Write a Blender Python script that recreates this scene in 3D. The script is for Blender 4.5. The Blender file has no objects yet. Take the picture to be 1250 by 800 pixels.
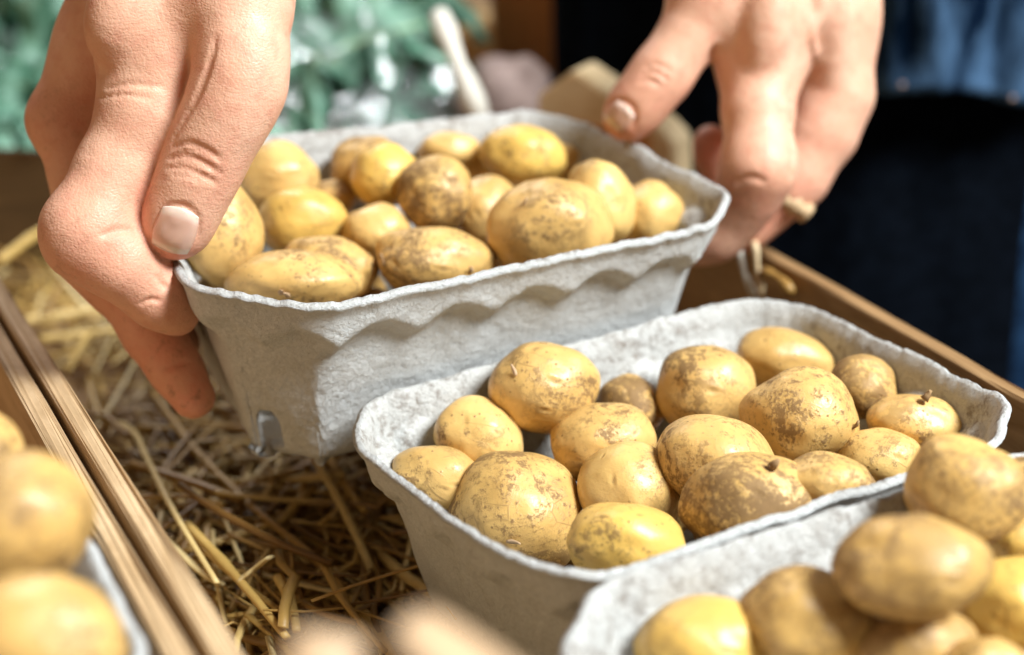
import bpy, bmesh, math, random
import numpy as np
from mathutils import Vector, Matrix, noise
random.seed(7); rng = np.random.default_rng(7)
S = bpy.context.scene; COL = S.collection
# ------------------------------------------------------------------ camera
PITCH, ROLL, CH, FPX = .3945, -.0532, .2851, 1736.0
cp, sp = math.cos(PITCH), math.sin(PITCH)
_r = np.array([1., 0, 0]); FW = np.array([0, cp, -sp]); _u = np.array([0, sp, cp])
RT = _r*math.cos(ROLL)+_u*math.sin(ROLL); UP = -_r*math.sin(ROLL)+_u*math.cos(ROLL)
CAM = np.array([0, 0, CH])
def ray(x, y): return FW+RT*(x-625)/FPX-UP*(y-400)/FPX
def at(x, y, d): return CAM+ray(x, y)*d
def onz(x, y, z):
    d = ray(x, y); return CAM+d*((z-CH)/d[2])
cam = bpy.data.objects.new('camera', bpy.data.cameras.new('camera')); COL.objects.link(cam)
m = Matrix((( RT[0], UP[0], -FW[0], 0), (RT[1], UP[1], -FW[1], 0), (RT[2], UP[2], -FW[2], CH), (0, 0, 0, 1)))
cam.matrix_world = m
cam.data.lens = 50; cam.data.sensor_width = 36; cam.data.clip_start = .01; cam.data.clip_end = 50
cam.data.dof.use_dof = True; cam.data.dof.focus_distance = .470; cam.data.dof.aperture_fstop = 4.7
cam.data.dof.aperture_blades = 0
S.camera = cam
# ------------------------------------------------------------------ object helpers
def mesh_obj(name, V, F, mat=None, parent=None, smooth=True, uv=None):
    me = bpy.data.meshes.new(name); me.from_pydata([tuple(map(float, v)) for v in V], [], [tuple(map(int, f)) for f in F]); me.update()
    if smooth: me.polygons.foreach_set('use_smooth', [True]*len(me.polygons))
    o = bpy.data.objects.new(name, me); COL.objects.link(o)
    if mat: me.materials.append(mat)
    if parent: o.parent = parent
    return o
def tag(o, label=None, cat=None, group=None, kind=None):
    if label: o['label'] = label
    if cat: o['category'] = cat
    if group: o['group'] = group
    if kind: o['kind'] = kind
    return o
def empty(name, loc=(0, 0, 0)):
    o = bpy.data.objects.new(name, None); COL.objects.link(o); o.location = loc; o.empty_display_size = .02; return o
def rebase(o, base):
    """put the origin of an unparented mesh at base"""
    b = Vector(base); o.data.transform(Matrix.Translation(-b)); o.location = b
def fbm(p, sc, oct=3, off=0.):
    return noise.fractal(Vector((p[0]*sc+off, p[1]*sc+off*.7, p[2]*sc-off)), 1.0, 2.0, oct)
# ------------------------------------------------------------------ material helper
class M:
    def __init__(s, name):
        s.m = bpy.data.materials.new(name); s.m.use_nodes = True; s.t = s.m.node_tree; s.n = s.t.nodes; s.l = s.t.links
        s.b = s.n['Principled BSDF']; s.out = s.n['Material Output']
        s.tc = s.n.new('ShaderNodeTexCoord')
    def link(s, a, b): s.l.new(a, b)
    def coord(s, scale=(1, 1, 1), kind='Object', rnd=False):
        mp = s.n.new('ShaderNodeMapping'); mp.inputs['Scale'].default_value = scale
        s.link(s.tc.outputs[kind], mp.inputs['Vector'])
        if rnd:
            oi = s.n.new('ShaderNodeObjectInfo'); mu = s.n.new('ShaderNodeVectorMath'); mu.operation = 'SCALE'
            cx = s.n.new('ShaderNodeCombineXYZ')
            for i in range(3): s.link(oi.outputs['Random'], cx.inputs[i])
            mu.inputs['Scale'].default_value = 37.0; s.link(cx.outputs[0], mu.inputs[0]); s.link(mu.outputs[0], mp.inputs['Location'])
        return mp.outputs[0]
    def noise(s, vec, scale, detail=4, rough=.55, dist=0):
        n = s.n.new('ShaderNodeTexNoise'); n.inputs['Scale'].default_value = scale; n.inputs['Detail'].default_value = detail
        n.inputs['Roughness'].default_value = rough; n.inputs['Distortion'].default_value = dist; s.link(vec, n.inputs['Vector']); return n.outputs['Fac']
    def voro(s, vec, scale, feature='F1', out='Distance', rand=1):
        n = s.n.new('ShaderNodeTexVoronoi'); n.feature = feature; n.inputs['Scale'].default_value = scale
        n.inputs['Randomness'].default_value = rand; s.link(vec, n.inputs['Vector']); return n.outputs[out]
    def ramp(s, fac, stops, interp='LINEAR'):
        r = s.n.new('ShaderNodeValToRGB'); r.color_ramp.interpolation = interp
        e = r.color_ramp.elements
        while len(e) < len(stops): e.new(.5)
        for k, (p, c) in enumerate(stops):
            e[k].position = p; e[k].color = (c, c, c, 1) if isinstance(c, (int, float)) else (*c, 1)
        s.link(fac, r.inputs[0]); return r.outputs[0]
    def mix(s, fac, a, b, mode='MIX'):
        n = s.n.new('ShaderNodeMix'); n.data_type = 'RGBA'; n.blend_type = mode
        for sock, v in ((n.inputs[0], fac), (n.inputs[6], a), (n.inputs[7], b)):
            if isinstance(v, (int, float)): sock.default_value = v if sock.type == 'VALUE' else (v, v, v, 1)
            elif isinstance(v, tuple): sock.default_value = (*v, 1)
            else: s.link(v, sock)
        return n.outputs[2]
    def math(s, op, a, b=0.):
        n = s.n.new('ShaderNodeMath'); n.operation = op
        for i, v in enumerate((a, b)):
            if isinstance(v, (int, float)): n.inputs[i].default_value = v
            else: s.link(v, n.inputs[i])
        return n.outputs[0]
    def bump(s, h, strength=.3, dist=.001, prev=None):
        b = s.n.new('ShaderNodeBump'); b.inputs['Strength'].default_value = strength; b.inputs['Distance'].default_value = dist
        s.link(h, b.inputs['Height'])
        if prev: s.link(prev, b.inputs['Normal'])
        return b.outputs[0]
    def attr(s, name):
        a = s.n.new('ShaderNodeAttribute'); a.attribute_name = name; return a.outputs['Fac']
    def set(s, **k):
        for key, v in k.items():
            sock = s.b.inputs[{'color': 'Base Color', 'rough': 'Roughness', 'normal': 'Normal', 'sheen': 'Sheen Weight', 'spec': 'Specular IOR Level', 'coat': 'Coat Weight',
                               'sss': 'Subsurface Weight', 'alpha': 'Alpha', 'trans': 'Transmission Weight'}[key]]
            if isinstance(v, (int, float)): sock.default_value = v
            elif isinstance(v, tuple): sock.default_value = (*v, 1)
            else: s.link(v, sock)
        return s
def mat_potato(name, clean, tan, dirt_amt, lo=.12):
    a = M(name); c = a.coord(rnd=True)
    oi = a.n.new('ShaderNodeObjectInfo')
    base = a.mix(a.ramp(a.noise(c, 55, 3, .6), [(.35, 0.), (.68, 1.)]), clean, tan)
    base = a.mix(a.math('MULTIPLY', oi.outputs['Random'], .45), base, tan)
    # russet net and soil patches
    big = a.noise(c, 42, 6, .74, .9); fine = a.noise(c, 420, 4, .75)
    pm = a.math('ADD', a.math('MULTIPLY', big, .60), a.math('MULTIPLY', fine, .40))
    patch = a.math('ADD', a.math('MULTIPLY', a.ramp(pm, [(.485-dirt_amt, 0.), (.585-dirt_amt, 1.)]), .65), a.math('MULTIPLY', a.ramp(pm, [(.535-dirt_amt, 0.), (.555-dirt_amt, 1.)]), .35))
    clump = a.ramp(a.noise(a.coord((1, 1, 1), rnd=True), 30, 2, .5, .4), [(.40, lo), (.58, 1.)]); patch = a.math('MULTIPLY', patch, clump)
    speck = a.ramp(a.voro(c, 330), [(.10, 1.), (.2, 0.)])
    speckmask = a.ramp(a.noise(c, 75, 2), [(.44, 0.), (.58, 1.)])
    speck = a.math('MULTIPLY', speck, speckmask)
    crack = a.ramp(a.voro(a.coord((1, 1, 1), rnd=True), 95, 'DISTANCE_TO_EDGE'), [(0., 1.), (.035, 0.)])
    crack = a.math('MULTIPLY', crack, a.ramp(a.noise(c, 60, 3), [(.5, 0.), (.62, 1.)]))
    eye = a.attr('eye')
    d = a.math('MAXIMUM', a.math('MULTIPLY', patch, .82), a.math('MULTIPLY', speck, .75))
    d = a.math('MAXIMUM', d, a.math('MULTIPLY', crack, .45))
    d = a.math('MAXIMUM', d, a.math('MULTIPLY', eye, .7))
    col = a.mix(d, base, a.mix(fine, (.060, .028, .011), (.22, .115, .04)))
    n1 = a.bump(a.noise(c, 900, 3, .7), .22, .0005)
    n2 = a.bump(a.noise(c, 130, 3, .5), .2, .0010, n1)
    n3 = a.bump(d, .35, .0006, n2)
    a.set(color=col, rough=a.math('ADD', .37, a.math('MULTIPLY', d, .45)), normal=n3, spec=.5, sss=.06)
    a.b.inputs['Subsurface Radius'].default_value = (.004, .002, .0006); a.b.inputs['Subsurface Scale'].default_value = 1.
    return a.m
POT = [mat_potato('potato skin clean', (.77, .51, .18), (.60, .37, .12), -.015),
       mat_potato('potato skin speckled', (.74, .47, .16), (.54, .33, .105), .015),
       mat_potato('potato skin soiled', (.70, .44, .14), (.50, .30, .095), .038, .45),
       mat_potato('potato skin golden', (.78, .50, .115), (.62, .38, .095), -.03)]
a = M('grey moulded pulp'); c = a.coord()
fib = a.noise(a.coord((1, 1, 1)), 700, 4, .8, 1.5); mott = a.noise(c, 60, 5, .65); big = a.noise(c, 17, 3, .6)
col = a.mix(a.ramp(fib, [(.3, 0.), (.7, 1.)]), (.54, .555, .545), (.73, .745, .74))
col = a.mix(a.ramp(mott, [(.35, 0.), (.7, .35)]), col, (.46, .44, .40))
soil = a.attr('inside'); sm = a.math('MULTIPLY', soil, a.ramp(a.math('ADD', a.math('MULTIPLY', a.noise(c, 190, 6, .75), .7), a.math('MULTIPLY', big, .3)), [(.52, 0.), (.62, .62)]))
col = a.mix(a.math('MULTIPLY', soil, .30), col, (.42, .39, .34)); col = a.mix(sm, col, (.15, .10, .065))  # inside tint mixes soil with shade put into the colour; patches are soil
col = a.mix(a.math('MULTIPLY', a.ramp(a.voro(c, 260), [(.05, 1.), (.11, 0.)]), .35), col, (.22, .17, .12))
n1 = a.bump(fib, .85, .0010); n2 = a.bump(mott, .5, .0018, n1)
n2 = a.bump(a.noise(c, 260, 4, .6), .75, .0015, n2)
a.set(color=col, rough=.93, normal=n2, spec=.15); PULP = a.m
def mat_wood(name, c1, c2, rough=.6, axis=(1, 1, 1)):
    a = M(name); c = a.coord(axis)
    g = a.noise(c, 110, 6, .65, 1.6); f = a.noise(c, 700, 4, .7); kn = a.ramp(a.noise(a.coord(), 14, 3, .6), [(.62, 0.), (.72, .6)])
    col = a.mix(a.ramp(g, [(.35, 0.), (.65, 1.)]), c1, c2)
    col = a.mix(a.math('MULTIPLY', f, .4), col, c1); col = a.mix(kn, col, tuple(x*.5 for x in c1))
    a.set(color=col, rough=rough, normal=a.bump(g, .25, .001), spec=.3); return a.m
WOOD = mat_wood('raw crate wood', (.24, .135, .055), (.42, .26, .12), .65, (.10, 1, 1))
WOODL = mat_wood('pale crate wood', (.40, .26, .13), (.64, .46, .27), .65, (.10, 1, 1))  # paler tone than the other crate boards
WOODD = mat_wood('crate end wood with painted shade', (.07, .038, .014), (.14, .08, .03), .7, (.10, 1, 1))  # shade on the far end board is put into this darker colour
WOOD2 = mat_wood('pale plywood edge', (.68, .50, .28), (.82, .66, .42), .6, (.2, .2, 1))
POSTW = mat_wood('orange brown timber', (.50, .21, .06), (.66, .30, .10), .5, (1, 1, .1))
WALLW = mat_wood('tan back wall', (.42, .27, .15), (.55, .37, .22), .8, (1, 1, .1))
TABLE = mat_wood('table boards', (.16, .09, .045), (.26, .15, .07), .7, (.1, 1, 1))
def mat_straw(name, stops):
    a = M(name); v = a.attr('tint'); col = a.ramp(v, stops)
    n = a.noise(a.coord((1, 1, 1)), 300, 3)
    col = a.mix(a.math('MULTIPLY', n, .4), col, (.20, .11, .03))
    a.set(color=col, rough=.42, spec=.4, normal=a.bump(a.noise(a.coord(), 1200, 2), .3, .0005)); return a.m
STRAW = mat_straw('dry straw', [(0., (.14, .065, .014)), (.35, (.36, .20, .05)), (.7, (.62, .41, .12)), (1., (.80, .64, .32))])
a = M('skin'); c = a.coord(); red = a.attr('red')
mot = a.noise(c, 45, 4, .6); mot2 = a.noise(c, 160, 3, .6)
col = a.mix(a.ramp(mot, [(.3, 0.), (.7, 1.)]), (.68, .365, .24), (.76, .46, .32))
col = a.mix(a.math('MULTIPLY', red, a.ramp(a.noise(c, 90, 4, .65), [(.3, .25), (.7, .95)])), col, (.66, .22, .14))
col = a.mix(a.math('MULTIPLY', a.ramp(mot2, [(.48, 0.), (.70, .55)]), 1.), col, (.64, .28, .19))
grime = a.math('MULTIPLY', a.math('ADD', a.math('MULTIPLY', red, .8), .12), a.ramp(a.noise(c, 230, 5, .7), [(.54, 0.), (.66, .55)])); col = a.mix(grime, col, (.20, .10, .05))
cells = a.voro(a.coord((1, 1, .55)), 1150); ce = a.voro(c, 520, 'DISTANCE_TO_EDGE')
wv = a.n.new('ShaderNodeTexWave'); wv.inputs['Scale'].default_value = 260; wv.inputs['Distortion'].default_value = 14; wv.inputs['Detail'].default_value = 3; wv.bands_direction = 'Z'; a.link(c, wv.inputs['Vector'])
n0 = a.bump(wv.outputs['Fac'], .10, .0005)
n1 = a.bump(cells, .20, .0004, n0); n2 = a.bump(a.ramp(ce, [(0, 0.), (.15, 1.)]), .12, .0004, n1)
n3 = a.bump(a.noise(c, 120, 4, .65), .35, .0014, n2)
a.set(color=col, rough=a.ramp(a.noise(c, 140, 4, .6), [(.3, .36), (.7, .58)]), normal=n3, spec=.30, sss=.12)
a.b.inputs['Subsurface Radius'].default_value = (.012, .004, .002); a.b.inputs['Subsurface Scale'].default_value = .6; SKIN = a.m
a = M('nail'); nc = a.ramp(a.attr('along'), [(0., (.80, .60, .50)), (.16, (.78, .56, .46)), (.26, (.72, .38, .28)), (.84, (.72, .40, .30)), (.9, (.82, .68, .56)), (1., (.80, .66, .52))])
a.set(color=a.mix(.35, nc, a.mix(a.noise(a.coord((1, 1, 1)), 120, 2), (.72, .43, .33), (.80, .56, .46))), rough=.28, spec=.5, sss=.2, coat=.2)
a.b.inputs['Subsurface Radius'].default_value = (.006, .002, .001); a.b.inputs['Subsurface Scale'].default_value = .5; NAIL = a.m
def mat_cloth(name, c1, c2, sc=900, rough=.9, sheen=0.):
    a = M(name); c = a.coord((1, 1, 1))
    w = a.n.new('ShaderNodeTexWave'); w.inputs['Scale'].default_value = sc/3; w.inputs['Distortion'].default_value = 1.5; a.link(c, w.inputs['Vector'])
    f = a.noise(a.coord((1, 1, .3)) if 'denim' in name else c, 38 if 'denim' in name else 90, 5, .6)
    col = a.mix(a.ramp(f, [(.44, 0.), (.62, 1.)]), c1, c2)
    col = a.mix(a.math('MULTIPLY', w.outputs['Fac'], .35), col, c1)
    a.set(color=col, rough=rough, normal=a.bump(f, .3, .002), spec=.03, sheen=sheen); return a.m
DENIM = mat_cloth('washed blue denim', (.003, .011, .030), (.085, .17, .30))  # light and shade of folds painted into the colour as upright streaks
BLACK = mat_cloth('black cotton', (.0015, .0024, .0042), (.0030, .0048, .0085))
NAVY = mat_cloth('dark navy jeans', (.006, .018, .045), (.018, .050, .11))
GREY = mat_cloth('grey lilac cloth', (.26, .19, .17), (.36, .27, .24))
a = M('kale leaf'); c = a.coord(); v = a.voro(c, 90, 'DISTANCE_TO_EDGE')
col = a.mix(a.ramp(a.noise(c, 40, 4, .6), [(.35, 0.), (.7, 1.)]), (.025, .12, .07), (.30, .50, .38))
col = a.mix(a.ramp(v, [(0., .6), (.05, 0.)]), col, (.22, .42, .27))
a.set(color=col, rough=.42, normal=a.bump(a.noise(c, 200, 3), .6, .002), spec=.5); KALE = a.m
a = M('kale stem'); a.set(color=(.42, .55, .32), rough=.5); KSTEM = a.m
a = M('clear cellophane'); g = a.n.new('ShaderNodeBsdfGlossy'); g.inputs['Roughness'].default_value = .12; g.inputs['Color'].default_value = (1, 1, 1, 1)
tr = a.n.new('ShaderNodeBsdfTransparent'); tr.inputs['Color'].default_value = (.93, .97, .96, 1)
df = a.n.new('ShaderNodeBsdfDiffuse'); df.inputs['Color'].default_value = (.8, .88, .86, 1)
mx0 = a.n.new('ShaderNodeMixShader'); mx0.inputs[0].default_value = .08; a.link(tr.outputs[0], mx0.inputs[1]); a.link(df.outputs[0], mx0.inputs[2])
mx = a.n.new('ShaderNodeMixShader'); mx.inputs[0].default_value = .15; a.link(mx0.outputs[0], mx.inputs[1]); a.link(g.outputs[0], mx.inputs[2])
nb = a.bump(a.noise(a.coord(), 60, 3, .5), .8, .01); a.link(nb, g.inputs['Normal']); a.link(mx.outputs[0], a.out.inputs['Surface']); FILM = a.m
a = M('white wrapping paper'); a.set(color=(.78, .80, .80), rough=.5, normal=a.bump(a.noise(a.coord(), 50, 4), .6, .005)); PAPER = a.m
a = M('navy bag cloth'); a.set(color=(.015, .03, .09), rough=.8); NAVYBAG = a.m
a = M('floor'); a.set(color=a.mix(a.noise(a.coord(), 3, 5), (.10, .08, .06), (.16, .13, .10)), rough=.8); FLOOR = a.m
a = M('pale dry husk'); a.set(color=a.mix(a.noise(a.coord((1, 1, 1)), 90, 4), (.40, .25, .13), (.58, .40, .24)), rough=.55); HUSK = a.m
a = M('withered sprout'); a.set(color=a.mix(a.noise(a.coord(), 300, 3), (.18, .09, .035), (.42, .27, .12)), rough=.8); SPROUT = a.m
a = M('bleached straw'); a.set(color=a.mix(a.noise(a.coord(), 200, 3), (.62, .58, .48), (.80, .77, .68)), rough=.6); PALE = a.m
a = M('dried soil'); a.set(color=(.16, .09, .045), rough=.9); SOIL = a.m

# ------------------------------------------------------------------ setting
def box(bm, c, ex, ey, ez, bev=0):
    """box from centre and three half-extent vectors"""
    c, ex, ey, ez = map(np.array, (c, ex, ey, ez)); vs = []
    for sx in (-1, 1):
        for sy in (-1, 1):
            for sz in (-1, 1): vs.append(bm.verts.new(c+ex*sx+ey*sy+ez*sz))
    fs = [(0, 1, 3, 2), (4, 6, 7, 5), (0, 4, 5, 1), (2, 3, 7, 6), (0, 2, 6, 4), (1, 5, 7, 3)]
    F = [bm.faces.new([vs[i] for i in f]) for f in fs]
    if bev:
        es = list({e for f in F for e in f.edges}); bmesh.ops.bevel(bm, geom=es, offset=bev, segments=2, affect='EDGES', profile=.6)
def bm_obj(name, bm, mat, parent=None, smooth=False):
    bmesh.ops.recalc_face_normals(bm, faces=bm.faces)
    me = bpy.data.meshes.new(name); bm.to_mesh(me); bm.free(); me.materials.append(mat)
    if smooth: me.polygons.foreach_set('use_smooth', [True]*len(me.polygons))
    o = bpy.data.objects.new(name, me); COL.objects.link(o)
    if parent: o.parent = parent
    return o
def board(name, p, q, z0, z1, th, mat, parent, side=1):
    """upright board from p to q (2D), thickness th to the left side of p->q"""
    p, q = np.array(p, float), np.array(q, float); d = (q-p)/np.linalg.norm(q-p); n = np.array([-d[1], d[0]])*side
    c = (p+q)/2+n*th/2; bm = bmesh.new(); L = np.linalg.norm(q-p)
    box(bm, (0, 0, (z1-z0)/2), (L/2, 0, 0), (0, th/2, 0), (0, 0, (z1-z0)/2), .0012)
    # long boards get cuts so their edges can be a little uneven
    bmesh.ops.bisect_edges(bm, edges=[e for e in bm.edges if abs(e.verts[0].co.x-e.verts[1].co.x) > L*.8], cuts=40)
    for v in bm.verts: v.co.z += noise.noise(Vector((v.co.x*22+c[0]*9, v.co.z*3, c[1])))*.0011; v.co.y += noise.noise(Vector((v.co.x*14, c[0]*7, 3)))*.0006
    o = bm_obj(name, bm, mat, None); o.rotation_euler = (0, 0, math.atan2(d[1], d[0])); o.location = (c[0], c[1], z0)
    if parent: o.parent = parent; o.location = Vector((c[0], c[1], z0))-parent.location
    return o
ZT = -.03
poly = [(-1.2, -.5), (.42, -.5), (.215, .46), (.10, .80), (.02, .90), (-.02, 1.7), (-1.2, 1.7)]
bm = bmesh.new(); lo = [bm.verts.new((x, y, ZT-.03)) for x, y in poly]; hi = [bm.verts.new((x, y, ZT)) for x, y in poly]
bm.faces.new(hi); bm.faces.new(lo[::-1])
for i in range(len(poly)): bm.faces.new([lo[i], lo[(i+1) % 7], hi[(i+1) % 7], hi[i]])
tag(bm_obj('table_top', bm, TABLE), kind='structure')
tag(mesh_obj('floor', [(-5, -3, -.9), (5, -3, -.9), (5, 6, -.9), (-5, 6, -.9)], [(0, 1, 2, 3)], FLOOR), kind='structure')
tag(mesh_obj('wall', [(-4, 2.8, -.9), (4, 2.8, -.9), (4, 2.8, 2.5), (-4, 2.8, 2.5)], [(0, 1, 2, 3)], WALLW), kind='structure')
# crate that holds the straw
LD = np.array([.464, -.886]); LN = np.array([.886, .464])
PL = np.array([-.219, .578]); ZL = .080; RA = np.array([.116, .613]); RD = np.array([.063, -.165]); RD = RD/np.linalg.norm(RD)
ptL0 = PL-LD*.37; ptL1 = PL+LD*.56; ptR0 = RA-RD*.165; ptR1 = RA+RD*.56
crate = tag(empty('wooden_crate', (0, .45, ZT)), 'shallow wooden crate bedded with straw that holds the grey punnets of potatoes', 'crate')
board('side_board', ptL0, ptL1, ZT, ZL, .0075, WOODL, crate, -1)
board('side_board', ptR0, ptR1, ZT, .060, .0070, WOOD, crate, 1)
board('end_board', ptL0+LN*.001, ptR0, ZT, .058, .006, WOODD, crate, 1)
board('end_board', ptL1, ptR1, ZT, .058, .006, WOOD, crate, -1)
bm = bmesh.new(); vs = [bm.verts.new((*p, ZT+.004)) for p in (ptL0, ptR0, ptR1, ptL1)]; bm.faces.new(vs); o = bm_obj('base_board', bm, WOOD); o.parent = crate; o.location = -crate.location
# far corner block: a chunky bevelled piece, its slot a solid darker strip
cb = onz(735, 135, .085)[:2]
bm = bmesh.new()
prof = [(-.042, 0), (.044, 0), (.044, .098), (.034, .108), (-.018, .137), (-.042, .120)]
dx = np.array([.86, -.50]); dn = np.array([.50, .86])
rings = []
for t in (0, .028):
    rings.append([bm.verts.new((cb[0]+dx[0]*x+dn[0]*t, cb[1]+dx[1]*x+dn[1]*t, ZT+z)) for x, z in prof])
bm.faces.new(rings[0]); bm.faces.new(rings[1][::-1])
for i in range(6): bm.faces.new([rings[0][i], rings[0][(i+1) % 6], rings[1][(i+1) % 6], rings[1][i]])
bmesh.ops.bevel(bm, geom=list(bm.edges), offset=.0015, segments=2, affect='EDGES')
o = bm_obj('corner_block', bm, WOOD2); o.parent = crate; o.location = -crate.location
bm = bmesh.new(); box(bm, (*(cb+dx*.004), ZT+.100), (*(dx*.026), 0), (*(dn*.003), 0), (0, 0, .006), .001)
o2 = bm_obj('slot_shade_strip', bm, POSTW); o2.parent = o; o2['label'] = 'darker strip imitating the shade of a hand slot'  # solid darker strip imitates the shade in a slot, nothing is cut
# neighbouring crate on the left
nb = tag(empty('wooden_crate', (-.35, .35, ZT)), 'neighbouring wooden crate at the left edge, its board against the straw crate', 'crate')
off = -LN*(.0075+.0022)
board('side_board', ptL0+off+LD*.02, ptL1+off, ZT, ZL-.0015, .0075, WOODL, nb, -1)
board('end_board', ptL0+off+LD*.02-LN*.0055, ptL0+off+LD*.02-LN*.36, ZT, .055, .006, WOOD, nb, 1)
bm = bmesh.new(); q0 = ptL0+off-LN*.0075; q1 = ptL1+off-LN*.0075
vs = [bm.verts.new((*p, .022)) for p in (q0, q1, q1-LN*.4, q0-LN*.4)]; bm.faces.new(vs); o = bm_obj('base_board', bm, WOOD); o.parent = nb; o.location = -nb.location

# ------------------------------------------------------------------ pulp punnets
def Rot(yaw, pit, rol):
    c, s = np.cos, np.sin
    return (np.array([[c(yaw), -s(yaw), 0], [s(yaw), c(yaw), 0], [0, 0, 1]]) @ np.array([[c(pit), 0, s(pit)], [0, 1, 0], [-s(pit), 0, c(pit)]])
            @ np.array([[1, 0, 0], [0, c(rol), -s(rol)], [0, s(rol), c(rol)]]))
u3 = np.array([math.cos(.417), math.sin(.417), 0]); v3 = np.array([-u3[1], u3[0], 0])
l4 = onz(118, 690, .095); Y4 = .473; u4 = np.array([math.cos(Y4), math.sin(Y4), 0])
FR = {1: (np.array([-.0272, .5452, .1192]), Rot(.4363, .0390, .0977)),
      2: (np.array([.0532, .4284, .07]), Rot(.4732, 0, 0)),
      3: (np.array([.0157, .319, .076])-v3*.0715+u3*.08, Rot(.417, 0, 0)),
      4: (l4-u4*.100, Rot(Y4, 0, 0))}
STD = [(-.10, .047), (-.077, .072), (.077, .072), (.10, .047), (.10, -.047), (.077, -.072), (-.077, -.072), (-.10, -.047)]
RIM = {2: [(-.099, .042), (-.082, .073), (.082, .074), (.100, .054), (.100, -.050), (.074, -.072), (-.077, -.069), (-.090, -.042)],
       1: [(-.1121, .0328), (-.0756, .0861), (.0802, .0736), (.0954, .0500), (.1070, -.0486), (.0832, -.0740), (-.0798, -.0845), (-.1130, -.0557)], 3: STD, 4: STD}
PHS = {1: .075, 2: .071, 3: .071, 4: .071}
def punnet(k, label, seed):
    PH = PHS[k]
    P = np.array(RIM[k], float); n = len(P)
    # rounded polygon sampled evenly: order A1 A2 B1 B2 C1 C2 D1 D2 (clockwise seen from above)
    pts = []; cf = []
    for i in range(n):
        a_, b_, c_ = P[i-1], P[i], P[(i+1) % n]
        rr = .010
        p0 = b_+(a_-b_)/np.linalg.norm(a_-b_)*rr; p1 = b_+(c_-b_)/np.linalg.norm(c_-b_)*rr
        for t in np.linspace(0, 1, 8): pts.append((1-t)**2*p0+2*t*(1-t)*b_+t*t*p1)
    pts = np.array(pts); seg = np.linalg.norm(np.roll(pts, -1, 0)-pts, axis=1); cum = np.concatenate([[0], np.cumsum(seg)]); tot = cum[-1]
    NU = 420
    us = np.arange(NU)/NU*tot; closed = np.vstack([pts, pts[:1]])
    def sample(us): return np.stack([np.interp(us, cum, closed[:, j]) for j in (0, 1)], 1)
    xy = sample(us)
    # perimeter positions of chamfer centres
    def upos(q): return us[np.argmin(((xy-q)**2).sum(1))]
    cham = [upos((P[i]+P[(i+1) % n])/2) for i in (0, 2, 4, 6)]
    SH = -.0052                                            # the slot sits off the chamfer centre
    for q in (cham[1], cham[3]):
        c0 = q-SH; us = us[np.abs(us-c0) > .0075]; us = np.sort(np.concatenate([us, np.linspace(c0-.0072, c0+.0072, 37)]))
    NU = len(us); xy = sample(us)
    SV = np.concatenate([np.linspace(0, .34, 34, endpoint=False), np.linspace(.34, 1, 31)]); NV = len(SV)-1
    tan = sample((us+.004) % tot)-sample((us-.004) % tot); tan /= np.linalg.norm(tan, axis=1)[:, None]
    nrm = np.stack([-tan[:, 1], tan[:, 0]], 1)      # clockwise path: outward = left of travel
    nrm *= np.sign((nrm*xy).sum(1))[:, None]
    # smooth the normals
    for _ in range(2): nrm = (np.roll(nrm, 1, 0)+nrm*2+np.roll(nrm, -1, 0)); nrm /= np.linalg.norm(nrm, axis=1)[:, None]
    V = []; F = []; ins = []
    def du(a_, b_): d = abs(a_-b_); return min(d, tot-d)
    for j in range(NV+1):
        s = SV[j]
        for i in range(NU):
            u = us[i]; x, y = xy[i]; nx, ny = nrm[i]
            dc = min(du(u, q) for q in cham)
            lens = (.5-.5*math.cos(2*math.pi*(u-cham[3])/.0305))**.75
            zr = noise.noise(Vector((x*45+seed, y*45, 0)))*.0012+noise.noise(Vector((x*220+seed, y*220, 3)))*.0006+.0004*math.exp(-(dc/.012)**2)+noise.noise(Vector((x*520+seed, y*520, 7)))*.0004+noise.noise(Vector((x*110+seed, y*110, 5)))*.0009
            h = PH+zr
            inset = .0165*(1-s)**1.0
            if s < .07: inset += .004*(1-s/.07)**2
            z = s*h-PH
            top = h*(1-s)                      # distance below the rim
            edge = .0155-.0050*lens
            w = .0050
            if top < edge: o_ = w
            else:
                q = (top-edge)
                o_l = w*max(0, 1-q/.0050)**1.3
                t_ = min(1, q/.009); o_f = w*(1-t_*t_*(3-2*t_))
                o_ = lens*o_l+(1-lens)*o_f
            o_ *= (1-.0*dc)
            if top < .004: o_ += .0018*(1-top/.004)
            o_ += noise.noise(Vector((x*60, y*60, z*60+seed)))*.0009+noise.noise(Vector((x*320, y*320, z*320+seed)))*.0003
            px = x-nx*inset+nx*(o_-w); py = y-ny*inset+ny*(o_-w)
            V.append((px, py, z)); ins.append(0.)
    for j in range(NV):
        for i in range(NU):
            u = us[i]*.5+us[(i+1) % NU]*.5 if i < NU-1 else us[i]; s = (SV[j]+SV[j+1])/2; kill = False
            for q in cham[3:4]+cham[1:2]:
                d = du(u, q-SH)
                if s < .30 and d < .0048*math.sqrt(max(0, 1-((s-.22)/.085)**2)) if s > .22 else (d < .0048): kill = True
            if kill: continue
            a_ = j*NU+i; b_ = j*NU+(i+1) % NU; F.append((a_, a_+NU, b_+NU, b_))
    base = list(range(NU)); prev = base
    for f_ in (.85, .6, .35, .12):
        row = []
        for i in range(NU):
            x, y, z = V[i]; row.append(len(V)); V.append((x*f_, y*f_, -PH+.002*(1-f_)+noise.noise(Vector((x*f_*60, y*f_*60, seed)))*.0006)); ins.append(0.)
        for i in range(NU): F.append((prev[i], prev[(i+1) % NU], row[(i+1) % NU], row[i]))
        prev = row
    F.append(tuple(prev[::-1]))
    me = bpy.data.meshes.new('punnet'); me.from_pydata(V, [], F); me.update()
    bm = bmesh.new(); bm.from_mesh(me); bmesh.ops.recalc_face_normals(bm, faces=bm.faces)
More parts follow.
